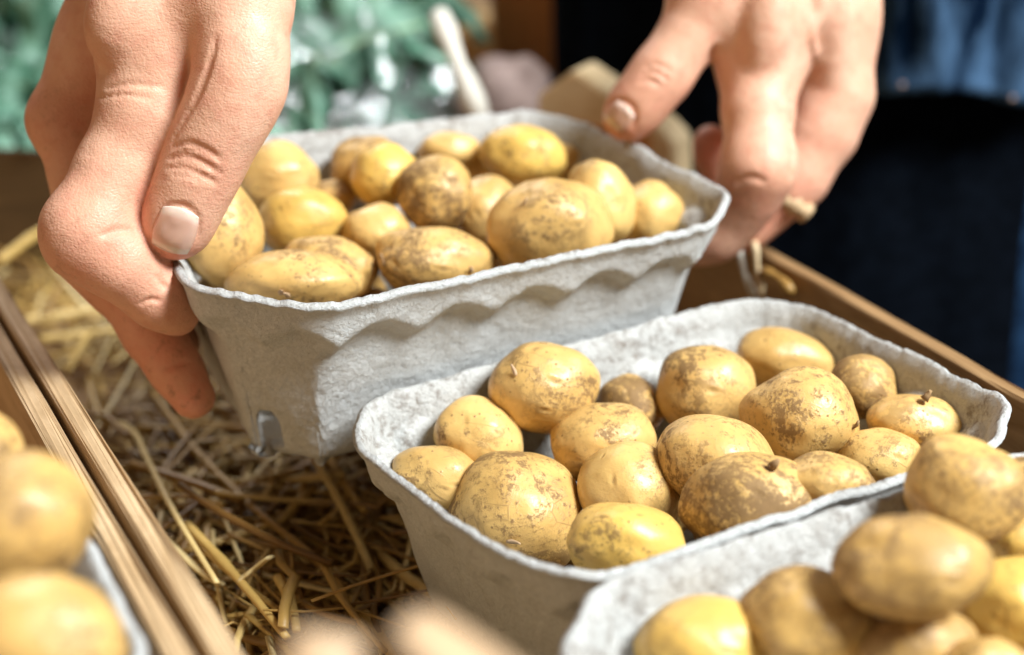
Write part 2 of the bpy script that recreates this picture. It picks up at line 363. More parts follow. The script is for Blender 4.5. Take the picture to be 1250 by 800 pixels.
    # outward normals? flip when the wall faces inwards
    f0 = max(bm.faces, key=lambda f: f.calc_center_median().x)
    if f0.normal.x < 0: bmesh.ops.reverse_faces(bm, faces=bm.faces)
    bm.normal_update(); ov = list(bm.verts); of = list(bm.faces); be = [e for e in bm.edges if len(e.link_faces) == 1]
    iv = {v: bm.verts.new(v.co-v.normal*.0027) for v in ov if v.link_faces}
    for f in of: bm.faces.new([iv[v] for v in reversed(f.verts)])
    for e in be:
        a_, b_ = e.verts; lp = e.link_loops[0]
        if lp.vert is not a_: a_, b_ = b_, a_
        bm.faces.new([b_, a_, iv[a_], iv[b_]])
    bm.verts.index_update(); n_out = len(ov)
    bm.to_mesh(me); bm.free(); me.polygons.foreach_set('use_smooth', [True]*len(me.polygons)); me.materials.append(PULP)
    # mark the inner skin by comparing the normal with the direction from the axis
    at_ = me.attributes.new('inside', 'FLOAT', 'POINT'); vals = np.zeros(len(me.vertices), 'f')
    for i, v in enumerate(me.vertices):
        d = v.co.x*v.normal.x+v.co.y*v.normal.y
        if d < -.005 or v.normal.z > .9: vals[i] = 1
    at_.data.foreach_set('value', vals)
    o = bpy.data.objects.new('punnet', me); COL.objects.link(o)
    pos, Rm = FR[k]; mt = Matrix.Identity(4)
    for r_ in range(3):
        for c_ in range(3): mt[r_][c_] = Rm[r_, c_]
    # origin at base
    me.transform(Matrix.Translation((0, 0, PH))); bpos = pos+Rm @ np.array([0, 0, -PH])
    mt.translation = Vector(bpos); o.matrix_world = mt
    return tag(o, label, 'punnet', 'grey moulded pulp punnets of potatoes')
punnet(1, 'grey pulp punnet of potatoes lifted and tilted between two hands', 1.3)
punnet(2, 'full grey pulp punnet resting on the straw in front of the lifted one', 5.1)
punnet(3, 'grey pulp punnet nearest the bottom right corner, cut off by the frame', 9.7)
punnet(4, 'blurred grey pulp punnet in the neighbouring crate at the left edge', 14.2)

# ------------------------------------------------------------------ potatoes
def ico(sub):
    bm = bmesh.new(); bmesh.ops.create_icosphere(bm, subdivisions=sub, radius=1)
    V = np.array([v.co[:] for v in bm.verts]); F = [tuple(v.index for v in f.verts) for f in bm.faces]; bm.free(); return V, F
ICO5, ICO4 = ico(6), ico(4)
def potato(c, rx, ry, rz, ang, seed, mat, label, group, lod=5, frame=None, lumpy=.075, eyes=6):
    V0, F0 = ICO5 if lod == 5 else ICO4
    r = random.Random(seed*7919+13)
    ca, sa = math.cos(math.radians(ang)), math.sin(math.radians(ang))
    ax = RT*ca-UP*sa; ay = RT*sa+UP*ca; az = -FW      # ang turns clockwise in the picture
    rm = (rx+ry+rz)/3
    egg = r.uniform(-.09, .09); sq = r.uniform(-.05, .05)
    ey = []
    for _ in range(eyes):
        d = Vector((r.gauss(0, 1), r.gauss(0, 1), r.gauss(0, 1)+.6)).normalized(); ey.append((np.array(d), r.uniform(.05, .15), r.uniform(.008, .026)))
    loc = V0.copy(); n = len(V0); disp = np.zeros(n); eyea = np.zeros(n, 'f'); off = seed*3.17
    for i in range(n):
        p = V0[i]; disp[i] = lumpy*noise.noise(Vector((p[0]*1.25+off, p[1]*1.25, p[2]*1.25-off)))*1.6+.018*noise.noise(Vector((p[0]*3.4+off, p[1]*3.4+off, p[2]*3.4)))
    for d, w, dep in ey:
        ca_ = np.arccos(np.clip(V0 @ d, -1, 1)); ww = w*(1+.0*ca_)
        tg = np.cross(d, [.3, .5, .8]); tg /= np.linalg.norm(tg); a1 = V0 @ tg; dd_ = V0 @ d; el = np.where(dd_ > 0, np.sqrt((a1/1.9)**2+np.maximum(0, ca_**2-a1**2)), 9.)
        disp -= dep*np.exp(-(el/(ww*.5))**2); disp += dep*.5*np.exp(-(((a1)/(ww*1.3))**2+((V0 @ np.cross(d, tg)+ww*.75)/(ww*.35))**2))*(dd_ > 0)
        ca_ = el
        eyea = np.maximum(eyea, (r.choice((.2, .6, 1.))*np.exp(-(ca_/(w*.33))**2)).astype('f'))
    s = 1+disp; L = V0*s[:, None]
    L[:, 1] *= 1+egg*L[:, 0]; L[:, 2] *= 1+egg*L[:, 0]
    L = L*np.array([rx, ry, rz]); W = L[:, :1]*ax+L[:, 1:2]*ay+L[:, 2:]*az
    o = mesh_obj('potato', W, F0, mat); o.location = Vector(c)
    a_ = o.data.attributes.new('eye', 'FLOAT', 'POINT'); a_.data.foreach_set('value', eyea)
    return tag(o, label, 'potato', group)
G1, G2, G3, G4 = 'potatoes in the lifted punnet', 'potatoes in the middle punnet', 'potatoes in the front right punnet', 'potatoes in the neighbouring crate'
# basket, px, py, rx, ry, ang, depth, material, label
PT = [
 (1, 270, 283, 49, 62, -8, 0.5417, 1, 'tall smooth potato beside the thumb at the left end of the lifted punnet'),
 (1, 338, 217, 50, 40, -5, 0.5975, 0, 'rear left potato of the lifted punnet, just right of the thumb'),
 (1, 367, 273, 52, 42, 5, 0.5801, 3, 'round potato in front of the rear left one, right of the tall potato'),
 (1, 276, 351, 34, 26, -20, 0.5548, 0, 'sliver of a potato in the near left corner of the lifted punnet'),
 (1, 361, 346, 79, 37, -4, 0.5265, 1, 'long oval potato with peeling flakes lying at the near left rim'),
 (1, 404, 325, 55, 34, 15, 0.5526, 1, 'speckled potato tucked behind the long oval one'),
 (1, 446, 206, 42, 38, -20, 0.6158, 2, 'shaded potato furthest back left of centre in the lifted punnet'),
 (1, 470, 216, 41, 38, -10, 0.5933, 3, 'bright yellow potato leaning on the shaded one at the back'),
 (1, 405, 247, 28, 26, 0, 0.6057, 2, 'small dark potato half hidden behind two round ones on the left'),
 (1, 459, 286, 41, 35, 0, 0.5762, 0, 'small pale yellow potato in the middle left of the lifted punnet'),
 (1, 529, 320, 71, 41, 3, 0.5525, 1, 'wide potato with a torn eye at the near rim, centre of the lifted punnet'),
 (1, 530, 237, 45, 44, 20, 0.5801, 2, 'round russeted potato standing on top at the centre'),
 (1, 549, 184, 37, 21, 0, 0.6342, 0, 'rearmost small potato against the back wall of the lifted punnet'),
 (1, 590, 215, 34, 25, 0, 0.6431, 0, 'pale potato peeping out behind the russeted one'),
 (1, 594, 262, 40, 43, 15, 0.5985, 1, 'upright potato between the russeted and the big scabby one'),
 (1, 637, 191, 50, 36, 0, 0.6274, 3, 'shiny potato at the back right with a dark left flank'),
 (1, 678, 203, 42, 27, 0, 0.6535, 0, 'yellow potato low behind the big scabby one'),
 (1, 670, 278, 73, 58, -8, 0.5585, 1, 'biggest potato of the lifted punnet with a brown scab and dark pit'),
 (1, 735, 245, 37, 50, -20, 0.5798, 0, 'knobbly upright potato behind the biggest one'),
 (1, 793, 266, 41, 41, 10, 0.5939, 0, 'rightmost potato of the lifted punnet by the shaded end wall'),
 (2, 663, 473, 64, 54, 0, 0.5140, 1, 'glossy potato resting high on the back rim of the middle punnet'),
 (2, 584, 533, 55, 44, 25, 0.5061, 0, 'clean oval potato at the back left of the middle punnet'),
 (2, 535, 584, 54, 38, 10, 0.4892, 1, 'spotted potato in the left corner of the middle punnet'),
 (2, 631, 629, 81, 75, 0, 0.4833, 2, 'largest soil blotched potato at the near left of the middle punnet'),
 (2, 737, 541, 62, 46, -10, 0.5047, 1, 'potato behind the shiny one in the centre of the middle punnet'),
 (2, 768, 600, 63, 57, 30, 0.4788, 0, 'shiny tapered potato in the centre of the middle punnet'),
 (2, 766, 664, 71, 49, 5, 0.4410, 3, 'smooth golden potato at the near rim of the middle punnet'),
 (2, 768, 498, 42, 38, 20, 0.5349, 2, 'dull brownish potato in the shade behind the glossy one'),
 (2, 862, 479, 59, 56, -20, 0.5292, 1, 'round potato with an orange scrape near the back of the middle punnet'),
 (2, 958, 441, 58, 37, 10, 0.5530, 1, 'rearmost oval potato of the middle punnet'),
 (2, 976, 509, 66, 57, 5, 0.4952, 1, 'large round potato with a curled sprout on its right side'),
 (2, 1054, 474, 39, 37, 30, 0.5203, 2, 'small wrinkled brown potato near the far right wall'),
 (2, 1120, 517, 58, 34, 8, 0.5010, 1, 'potato with a stubby stem end nearest the right corner of the middle punnet'),
 (2, 1072, 563, 52, 39, 5, 0.4870, 0, 'clean oval potato below the wrinkled brown one'),
 (2, 1012, 594, 56, 38, 8, 0.4430, 1, 'finely freckled potato by the rim shared with the front punnet'),
 (2, 874, 566, 72, 56, 15, 0.4748, 1, 'potato with a dark square scar in the middle of the middle punnet'),
 (2, 917, 613, 79, 58, -5, 0.4457, 2, 'big dirty potato at the near rim right of the golden one'),
 (3, 1177, 600, 71, 64, 10, .4012, 2, 'muddy round potato resting highest at the back of the front punnet'),
 (3, 1112, 692, 87, 62, 0, .3589, 2, 'large mottled potato with two black spots in the front punnet'),
 (3, 1240, 660, 34, 34, 0, .4189, 3, 'small yellow potato at the right edge under the muddy one'),
 (3, 1232, 738, 62, 55, -20, .3892, 3, 'golden potato in the bottom right corner'),
 (3, 984, 757, 77, 60, 0, .3721, 2, 'rough brown patched potato in the left part of the front punnet'),
 (3, 1118, 792, 76, 52, 0, .3681, 2, 'potato cut by the bottom edge with a brown smear on top'),
 (3, 862, 790, 84, 57, 0, .3755, 3, 'clean yellow potato at the left end of the front punnet'),
 (3, 1252, 583, 26, 24, 0, .4221, 1, 'tiny sliver of a potato at the right edge behind the muddy one'),
 (3, 1205, 815, 50, 34, 0, .3533, 1, 'potato showing only its top at the bottom edge'),
 (4, 20, 640, 88, 84, 0, .330, 2, 'blurred potato in the left punnet, upper of the two'),
 (4, 50, 785, 98, 82, 10, .300, 1, 'blurred potato in the bottom left corner'),
 (4, -60, 560, 80, 70, 0, .362, 1, 'blurred potato cut by the left edge'),
]
GN = {1: G1, 2: G2, 3: G3, 4: G4}
made = []
for i, (b, x, y, rx, ry, ang, d, mt, lab) in enumerate(PT):
    k = d/FPX; c = at(x, y, d); rz = (min(rx, ry)*.6+max(rx, ry)*.4)*k
    o = potato(c, rx*k*1.05, ry*k*1.06, rz*1.05, ang, i+1, POT[mt], lab, GN[b], 5)
    made.append((b, c, (rx+ry)/2*k, o))
# the hidden lower layer that carries the visible ones
for b, cnt in ((1, 16), (2, 16), (3, 12), (4, 10)):
    pos, Rm = FR[b]; r = random.Random(b*31); mine = [(q[1], q[2]) for q in made if q[0] == b]; n = 0
    for tr in range(6000):
        rr = r.uniform(.014, .0185); l = np.array([r.uniform(-.058, .058), r.uniform(-.030, .030), -PHS[b]+.0035+rr*.9+r.choice((0, 0, .008, .014))])
        if tr < 6 and b == 1: l = np.array([(-.067, -.050), (-.070, -.018), (-.038, -.052), (.0, -.05), (.04, -.04), (.07, -.03)][tr] + (-PHS[b]+.0035+.0145,)); rr = .0150
        w = pos+Rm @ l
        if all(np.linalg.norm(w-c) > (rr+r_)*(.95 if tr > 5 else .8) for c, r_ in mine):
            potato(w, rr, rr*.9, rr*.88, r.uniform(0, 180), 100+b*40+n, POT[r.randrange(3)],
                   {1: 'potato buried under the others in the lifted punnet', 2: 'potato buried under the others in the middle punnet',
                    3: 'potato buried under the others in the front right punnet', 4: 'blurred potato deep in the punnet of the left crate'}[b],
                   'potatoes buried in the ' + {1: 'lifted', 2: 'middle', 3: 'front right', 4: 'left'}[b] + ' punnet', 4)
            mine.append((w, rr)); n += 1
            if n >= cnt: break
# peeled skin flakes and sprouts: children of their potato
def surf_on(o, px, py):
    """first hit of the camera ray with a potato, in the potato's own space"""
    d = Vector(ray(px, py)).normalized(); org = Vector(CAM)-o.location
    ok, p, n, _ = o.ray_cast(org, d) if o.data.polygons else (False, None, None, None)
    return (p, n) if ok else (None, None)
bpy.context.view_layer.update()
def flake(idx, px, py, L, Wd, ang, mat=HUSK, name='skin_flake', lift=.5):
    o = made[idx][3]; p, n = surf_on(o, px, py)
    if p is None: return
    t = (Vector(RT)*math.cos(ang)+Vector(UP)*math.sin(ang)); t = (t-n*t.dot(n)).normalized(); s = n.cross(t)
    V = []; F = []
    for i in range(6):
        q = i/5; w = Wd*(1-.75*abs(q-.4)/.6)
        c = p+t*L*(q-.2)+n*(.0003+L*lift*q*q)
        for k in (-1, 0, 1): V.append(c+s*w*k*.5+n*(.0003 if k == 0 else 0))
    for i in range(5):
        for k in range(2): a_ = i*3+k; F.append((a_, a_+1, a_+4, a_+3))
    f = mesh_obj(name, V, F, mat, o); md = f.modifiers.new('thickness', 'SOLIDIFY'); md.thickness = .0003
bpy.context.view_layer.update()
flake(4, 343, 357, .0038, .0022, 1.2); flake(4, 352, 360, .0036, .002, 1.9); flake(10, 468, 322, .005, .003, .6); flake(10, 575, 330, .004, .0018, 2.2)
flake(23, 622, 660, .005, .0016, .2); flake(20, 630, 457, .004, .0015, 2.0); flake(17, 640, 250, .003, .002, .3)
def sprout(idx, path, rad):
    """short curved shoot growing from a potato; path is px,py,depth offset towards the camera"""
    o = made[idx][3]; c = made[idx]; d0 = PT[idx][6]
    P = [Vector(at(x, y, d0-dd))-o.location for x, y, dd in path]
    tube('sprout', P, [rad*.75*(1-.6*i/(len(P)-1)) for i in range(len(P))], SPROUT, o)
def tube_geo(P, R, sides=7, flat=1.):
    V = []; F = []; n = len(P)
    up = Vector((.3, .2, 1)).normalized()
    for i in range(n):
        t = (P[min(i+1, n-1)]-P[max(i-1, 0)]).normalized(); s = t.cross(up)
        if s.length < .05: s = t.cross(Vector((1, 0, 0)))
        s.normalize(); w = s.cross(t)
        for k in range(sides):
            a_ = 2*math.pi*k/sides; V.append(P[i]+s*math.cos(a_)*R[i]+w*math.sin(a_)*R[i]*flat)
    for i in range(n-1):
        for k in range(sides): F.append((i*sides+k, i*sides+(k+1) % sides, (i+1)*sides+(k+1) % sides, (i+1)*sides+k))
    F.append(tuple(range(sides))[::-1]); F.append(tuple((n-1)*sides+k for k in range(sides)))
    return V, F
def tube(name, P, R, mat, parent=None, sides=8, flat=1., tint=.7):
    V, F = tube_geo(P, R, sides, flat); o = mesh_obj(name, V, F, mat, parent)
    a_ = o.data.attributes.new('tint', 'FLOAT', 'POINT'); a_.data.foreach_set('value', np.full(len(V), tint, 'f')); return o
sprout(30, [(1030, 516, .012), (1040, 522, .012), (1046, 519, .013), (1048, 514, .014)], .0016)
sprout(32, [(1128, 488, .010), (1133, 482, .010), (1136, 477, .011)], .0022)
sprout(36, [(942, 570, .012), (947, 565, .013), (950, 562, .014)], .0022)
sprout(20, [(655, 424, .004), (660, 420, .004), (668, 420, .004)], .0014)

# ------------------------------------------------------------------ straw bedding
def straw_bed():
    V = []; F = []; T = []; r = random.Random(3)
    def add(P, R, tint, sides=5, flat=.75):
        v, f = tube_geo(P, R, sides, flat); b = len(V); V.extend(v); F.extend([tuple(x+b for x in ff) for ff in f]); T.extend([tint]*len(v))
    def inside(x, y):
        p = np.array([x, y]); return (p-PL) @ LN > .006 and np.cross(RD, p-RA) < -.004 and y > .15 and y < .86+(-.35)*(x+.1)
    n = 0
    while n < 2100:
        # denser where the bedding is seen, left of the punnets
        if n < 1300: x, y = r.gauss(-.09, .05), r.uniform(.3, .62)
        elif n < 1650: x, y = r.uniform(-.4, .2), r.uniform(.2, .85)
        else: x, y = r.uniform(-.36, -.12), r.uniform(.5, .85)
        if not inside(x, y): n += .2; continue
        n += 1
        a_ = r.choice((r.uniform(0, math.pi), r.gauss(2.1, .5))); L = r.uniform(.02, .085)*(1.3 if r.random() < .2 else 1); z = -.022+abs(r.gauss(0, .010))+r.random()*.008
        rad = r.choice((.0007, .0012, .0017, .0023))*r.uniform(.8, 1.15); bend = r.uniform(-.14, .14); tilt = r.gauss(0, .12)
        if 1450 < n < 1650: z = -.002+r.random()*.006; rad *= .7; L *= .7
        P = []
        kink = r.random() < .25
        for i in range(6):
            q = i/5-.5; aa = a_+bend*q*2+(.5 if kink and q > .1 else 0)
            P.append(Vector((x+math.cos(aa)*L*q, y+math.sin(aa)*L*q, max(-.026, z+tilt*L*q+.3*L*bend*(q*q)))))
        if not all(inside(p.x, p.y) for p in P): continue
        t = min(1, max(0, r.gauss(.50, .3))); add(P, [rad*(1-.25*abs(i/5-.5)) for i in range(6)], t, 5, r.choice((.3, .4, .7, .9)))
    # chaff and split blades
    for _ in range(500):
        x, y = r.gauss(-.09, .06), r.uniform(.3, .65)
        if not inside(x, y): continue
        a_ = r.uniform(0, 6.28); L = r.uniform(.003, .012); z = -.006+r.random()*.012
        P = [Vector((x+math.cos(a_+q)*L*q, y+math.sin(a_+q)*L*q, z+q*L*r.uniform(-.2, .5))) for q in (-.5, 0, .5)]
        if all(inside(p.x, p.y) for p in P): add(P, [r.uniform(.0003, .0009)]*3, min(1, r.uniform(.3, 1.1)), 4, .3)
    o = mesh_obj('straw', V, F, STRAW); a_ = o.data.attributes.new('tint', 'FLOAT', 'POINT'); a_.data.foreach_set('value', np.array(T, 'f'))
    tag(o, kind='stuff'); o['label'] = 'golden brown straw and chaff bedding the crate'
straw_bed()
def stalk(label, pts, z, rad, tint, mat=STRAW, flat=.8, group='long straw stalks lying loose on the bedding', name='straw_stalk'):
    """loose stalk: pts are picture positions laid on the given heights"""
    raw = [Vector(onz(x, y, z[i] if isinstance(z, (list, tuple)) else z)) for i, (x, y) in enumerate(pts)]
    P = []
    for i in range(len(raw)-1):
        p0 = raw[max(i-1, 0)]; p1 = raw[i]; p2 = raw[i+1]; p3 = raw[min(i+2, len(raw)-1)]
        for q in range(5):
            t = q/5; P.append(.5*((2*p1)+(p2-p0)*t+(2*p0-5*p1+4*p2-p3)*t*t+(3*p1-p0-3*p2+p3)*t**3))
    P.append(raw[-1]); n = len(P)
    c = P[0].copy(); o = tube(name, [p-c for p in P], [rad*(1-.35*i/n)*(1.25 if i % 9 == 4 else 1) for i in range(n)], mat, None, 9, flat, tint); o.location = c
    return tag(o, label, 'straw stalk', group)
stalk('long brown bent stalk running from the fingertips down towards the bottom', [(188, 480), (235, 545), (310, 620), (400, 695), (425, 740), (455, 790)], .004, .0019, .42)
stalk('pale yellow stalk leaning on the left board of the crate', [(120, 512), (160, 525), (182, 565), (215, 630), (265, 712)], [.006, .01, .014, .016, .012], .0017, .85)
stalk('thick pale stalk lying crosswise under the index finger', [(30, 392), (90, 383), (150, 376)], .008, .0032, .8)
stalk('second pale crosswise stalk just below the thick one', [(50, 414), (100, 408), (160, 400)], .006, .0028, .75)
stalk('short yellow stalk standing slanted below the crosswise ones', [(108, 405), (95, 430), (82, 455)], [.012, .006, 0], .0022, .72)
stalk('golden stalk running down beside the pale leaning one', [(228, 640), (285, 700), (350, 778)], .012, .0022, .66)
stalk('pale stalk in the lower middle of the bedding', [(340, 705), (355, 735), (362, 770)], .010, .0023, .72)
stalk('thin orange stalk curving towards the bottom edge', [(395, 690), (420, 735), (470, 795)], .012, .0016, .5)
stalk('slanted golden stalk in the top left of the bedding', [(0, 318), (45, 285), (70, 272)], .03, .003, .7)
stalk('pale split husk curled up on the bedding', [(292, 708), (310, 695), (330, 680)], [.012, .016, .022], .0032, .98, flat=.3, name='husk')
stalk('small white husk flake between the stalks', [(256, 624), (268, 622), (284, 625)], .006, .0022, 1., HUSK, .3, name='husk')
# blurred straw and husk right in front of the lens
def near(label, pts, rad, mat, flat=.35, tint=.9):
    P = [Vector(at(*p)) for p in pts]; Q = []
    for i in range(len(P)-1):
        for q in range(5): Q.append(P[i].lerp(P[i+1], q/5))
    Q.append(P[-1]); n = len(Q); c = Q[0].copy()
    o = tube('husk', [p-c for p in Q], [rad*(math.sin(math.pi*min(1, (i+1.5)/(n*.9))*.5)**.6)*(1-.5*(i/n)**2) for i in range(n)], mat, None, 10, flat, tint); o.location = c
    return tag(o, label, 'husk', 'dry husks standing in front of the punnets')
near('blurred pale husk leaning up at the bottom, left of the middle punnet', [(350, 1000, .20), (385, 880, .20), (405, 775, .205)], .0085, HUSK)
near('blurred peach husk spread across the bottom centre', [(760, 980, .19), (620, 860, .195), (500, 760, .20)], .0105, HUSK)


# ------------------------------------------------------------------ hands: distance field
import openvdb
class Field:
    def __init__(s, lo, hi, h):
        s.lo = np.array(lo); s.h = h; s.n = np.ceil((np.array(hi)-s.lo)/h).astype(int); s.D = np.full(s.n, .02, 'f')
    def box(s, lo, hi):
        a_ = np.clip(np.floor((lo-s.lo)/s.h).astype(int), 0, s.n); b_ = np.clip(np.ceil((hi-s.lo)/s.h).astype(int), 0, s.n)
        sl = tuple(slice(a_[i], b_[i]) for i in range(3))
        g = [s.lo[i]+s.h*np.arange(a_[i], b_[i], dtype='f') for i in range(3)]
        return sl, g
    def cone_d(s, g, p, q, r0, r1):
        X, Y, Z = g[0][:, None, None], g[1][None, :, None], g[2][None, None, :]
        b_ = q-p; bb = max(b_ @ b_, 1e-12); t = ((X-p[0])*b_[0]+(Y-p[1])*b_[1]+(Z-p[2])*b_[2])/bb; t = np.clip(t, 0, 1)
        return (np.sqrt((X-p[0]-b_[0]*t)**2+(Y-p[1]-b_[1]*t)**2+(Z-p[2]-b_[2]*t)**2)-(r0+(r1-r0)*t)).astype('f')
    def add(s, p, q, r0, r1, k=.004, sub=False):
        m_ = max(r0, r1)+max(k*2, .006)+.004
        sl, g = s.box(np.minimum(p, q)-m_, np.maximum(p, q)+m_)
        if min(len(x) for x in g) == 0: return
        d = s.cone_d(g, p, q, r0, r1); o = s.D[sl]
        if sub: d = -d; hh = np.clip(.5-.5*(o-d)/-k*-1, 0, 1); hh = np.clip(.5-.5*(d-o)/k*-1, 0, 1); s.D[sl] = o*(1-hh)+d*hh+k*hh*(1-hh)
        else: hh = np.clip(.5+.5*(o-d)/k, 0, 1); s.D[sl] = o*(1-hh)+d*hh-k*hh*(1-hh)
    def merge(s, f2, k):
        o, d = s.D, f2.D; hh = np.clip(.5+.5*(o-d)/k, 0, 1); s.D = o*(1-hh)+d*hh-k*hh*(1-hh)
    def val(s, p):
        i = ((p-s.lo)/s.h); j = np.floor(i).astype(int)
        if (j < 0).any() or (j >= s.n-1).any(): return .02
        f = i-j; v = 0
        for a_ in (0, 1):
            for b_ in (0, 1):
                for c_ in (0, 1): v += s.D[j[0]+a_, j[1]+b_, j[2]+c_]*(f[0] if a_ else 1-f[0])*(f[1] if b_ else 1-f[1])*(f[2] if c_ else 1-f[2])
        return v
    def hit(s, px, py, d0=.25):
        t = d0
        while t < .9:
            v = s.val(at(px, py, t))
            if v < .0002: return at(px, py, t)
            t += max(.0004, v*.6)
        return None
    def mesh(s):
        g = openvdb.FloatGrid(.02); g.copyFromArray(np.ascontiguousarray(s.D)); pts, tris, quads = g.convertToPolygons(0.0, 0.0)
        return np.array(pts)*s.h+s.lo, [tuple(t) for t in tris]+[tuple(q) for q in quads]
def J(x, y, d, r): return (at(x, y, d), r*d/FPX)
D1, D2 = .032, .028
# right hand of the person (left of the picture)
H1 = [
 ([(228, -170, .475, 74), (206, -60, .468, 66), (196, 40, .463, 62), (180, 140, .461, 54)], .02),          # index metacarpal
 ([(205, -170, .485, 66), (178, -70, .484, 52), (130, 50, .490, 44), (82, 148, .492, 45)], .02),             # middle metacarpal
 ([(215, -170, .50, 60), (180, -70, .50, 52), (140, 50, .505, 48), (88, 160, .515, 40)], .02),                # ring
 ([(225, -170, .51, 60), (190, -70, .515, 50), (150, 50, .525, 44), (110, 160, .54, 36)], .02),               # little
 ([(262, -150, .465, 62), (278, -30, .456, 62), (292, 22, .451, 54)], .02),            # thumb base
]
H1F = [
 ([(178, 142, .461, 54), (142, 208, .459, 44), (110, 278, .456, 50), (108, 290, .457, 48), (148, 322, .458, 40), (184, 353, .466, 33), (200, 367, .470, 31), (218, 385, .474, 23)], .008),
 ([(82, 148, .492, 44), (102, 220, .494, 34), (112, 310, .494, 38), (142, 345, .497, 34), (176, 388, .496, 29), (190, 410, .495, 31), (214, 450, .493, 27), (236, 485, .492, 26)], .008),
 ([(88, 160, .515, 38), (120, 250, .52, 36), (130, 320, .52, 36), (175, 360, .515, 33), (215, 420, .512, 28)], .008),
 ([(110, 160, .54, 34), (140, 250, .545, 32), (155, 310, .545, 31), (190, 345, .54, 28), (215, 380, .54, 25)], .008),
 ([(290, 10, .452, 55), (296, 60, .449, 50), (293, 104, .449, 50), (277, 140, .450, 46), (259, 175, .452, 42.5), (247, 203, .454, 40.5), (236, 228, .455, 37.5), (224, 255, .457, 36), (216, 276, .459, 33), (213, 280, .460, 31)], .008),
]
def merged_hand(palm, fingers, lo, hi, h, kp, creases, ridges, web=(), dd=0., kf=None):
    base = None
    def J(x, y, d, r): return (at(x, y, d+dd), r*(d+dd)/FPX)
    for ch, k in palm:
        f = Field(lo, hi, h); js = [J(*q) for q in ch]
        for (p, r0), (q, r1) in zip(js[:-1], js[1:]): f.add(p, q, r0, r1, k)
        if base is None: base = f
        else: base.merge(f, kp)
    allf = None
    for ch, k in fingers:
        f = Field(lo, hi, h); js = [J(*q) for q in ch]
        for (p, r0), (q, r1) in zip(js[:-1], js[1:]): f.add(p, q, r0, r1, k)
        if allf is None: allf = f
        else: allf.merge(f, .0009)
        if kf: base.merge(f, kf.pop(0))
    base.merge(allf, .0006)
    for (p_, q_, k) in web:
        (p, r0), (q, r1) = J(*p_), J(*q_); base.add(p, q, r0, r1, k)
    ops = []
    for lst, sub in ((ridges, False), (creases, True)):
        for path, r0, k, depth in lst:
            pp = [base.hit(x, y) for x, y in path]; sgn = 1 if not sub else -1
            pp = [q+sgn*(q-CAM)/np.linalg.norm(q-CAM)*depth for q in pp if q is not None]
            if len(pp) > 1: ops.append((pp, r0, k, sub))
    for pp, r0, k, sub in ops:
        n = len(pp)-1
        for i, (p, q) in enumerate(zip(pp[:-1], pp[1:])):
            a_, b_ = [(.35+.65*math.sin(math.pi*t)) for t in (i/n, (i+1)/n)]
            base.add(p, q, r0*a_, r0*b_, k, sub)
    return base
def curve(*pts, n=9):
    P = np.array(pts, float); t = np.linspace(0, len(P)-1, n); i = np.minimum(t.astype(int), len(P)-2); f = (t-i)[:, None]
    out = []
    for k in range(n):
        a_ = i[k]; p0, p1, p2, p3 = P[max(a_-1, 0)], P[a_], P[a_+1], P[min(a_+2, len(P)-1)]; q = f[k]
        out.append(tuple(.5*((2*p1)+(p2-p0)*q+(2*p0-5*p1+4*p2-p3)*q*q+(3*p1-p0-3*p2+p3)*q**3)))
    return out
def ring(cx, cy, ax, hw, hl, a0, a1, n=15):
    """arc around a nail in picture space; ax is the unit vector towards the finger tip"""
    px = (-ax[1], ax[0]); return [(cx+px[0]*hw*math.cos(t)+ax[0]*hl*math.sin(t), cy+px[1]*hw*math.cos(t)+ax[1]*hl*math.sin(t)) for t in np.linspace(a0, a1, n)]
AX1 = (-.30, .954); AX2 = (-.68, .733)
C1 = [
 (curve((262, 44), (258, 66), (250, 92), (240, 116), (226, 142), (208, 174), n=18), .0010, .0016, .0004),     # web fold of the thumb
 (curve((124, 288), (138, 283), (152, 281), (170, 282)), .0006, .0016, .0001),
 (curve((210, 181), (232, 175), (255, 185), (270, 196), n=12), .0007, .0013, 0),
 (curve((205, 194), (228, 191), (252, 201), (268, 212), n=12), .0009, .0013, 0),
 (curve((203, 205), (226, 206), (246, 214), (264, 224), n=12), .0007, .0013, 0),
 (curve((214, 199), (232, 199), (250, 207)), .0005, .001, 0),
 (curve((218, 187), (236, 184), (258, 194)), .0005, .001, 0),
 (curve((210, 214), (226, 215), (244, 222)), .0004, .001, 0),
 (ring(215, 280, AX1, 28, 30, math.pi*.95, math.pi*2.05, 19), .0007, .0012, 0),
 (curve((130, 108), (160, 103), (200, 106)), .0005, .001, 0),
 (curve((118, 120), (150, 116), (185, 121)), .0004, .001, 0),
 (curve((201, 452), (216, 445), (232, 441)), .0005, .0014, 0), (curve((172, 372), (184, 366), (198, 368)), .0004, .0012, 0), (curve((190, 336), (199, 348), (206, 352)), .0005, .0014, 0),
]
R1 = [
      (curve((175, -60), (150, 0), (132, 50)), .0040, .012, .0024),                                # tendons
      ]
lo1 = at(130, 200, .5+D1)-np.array([.09, .09, .13]); hi1 = lo1+np.array([.185, .175, .285])
f1 = merged_hand(H1, H1F, lo1, hi1, .00085, .007, C1, R1, web=[((205, 0, .466, 52), (282, -10, .458, 52), .012), ((205, 20, .465, 52), (282, 20, .458, 50), .012)], dd=D1, kf=[.007, .006, .006, .006, .0022])
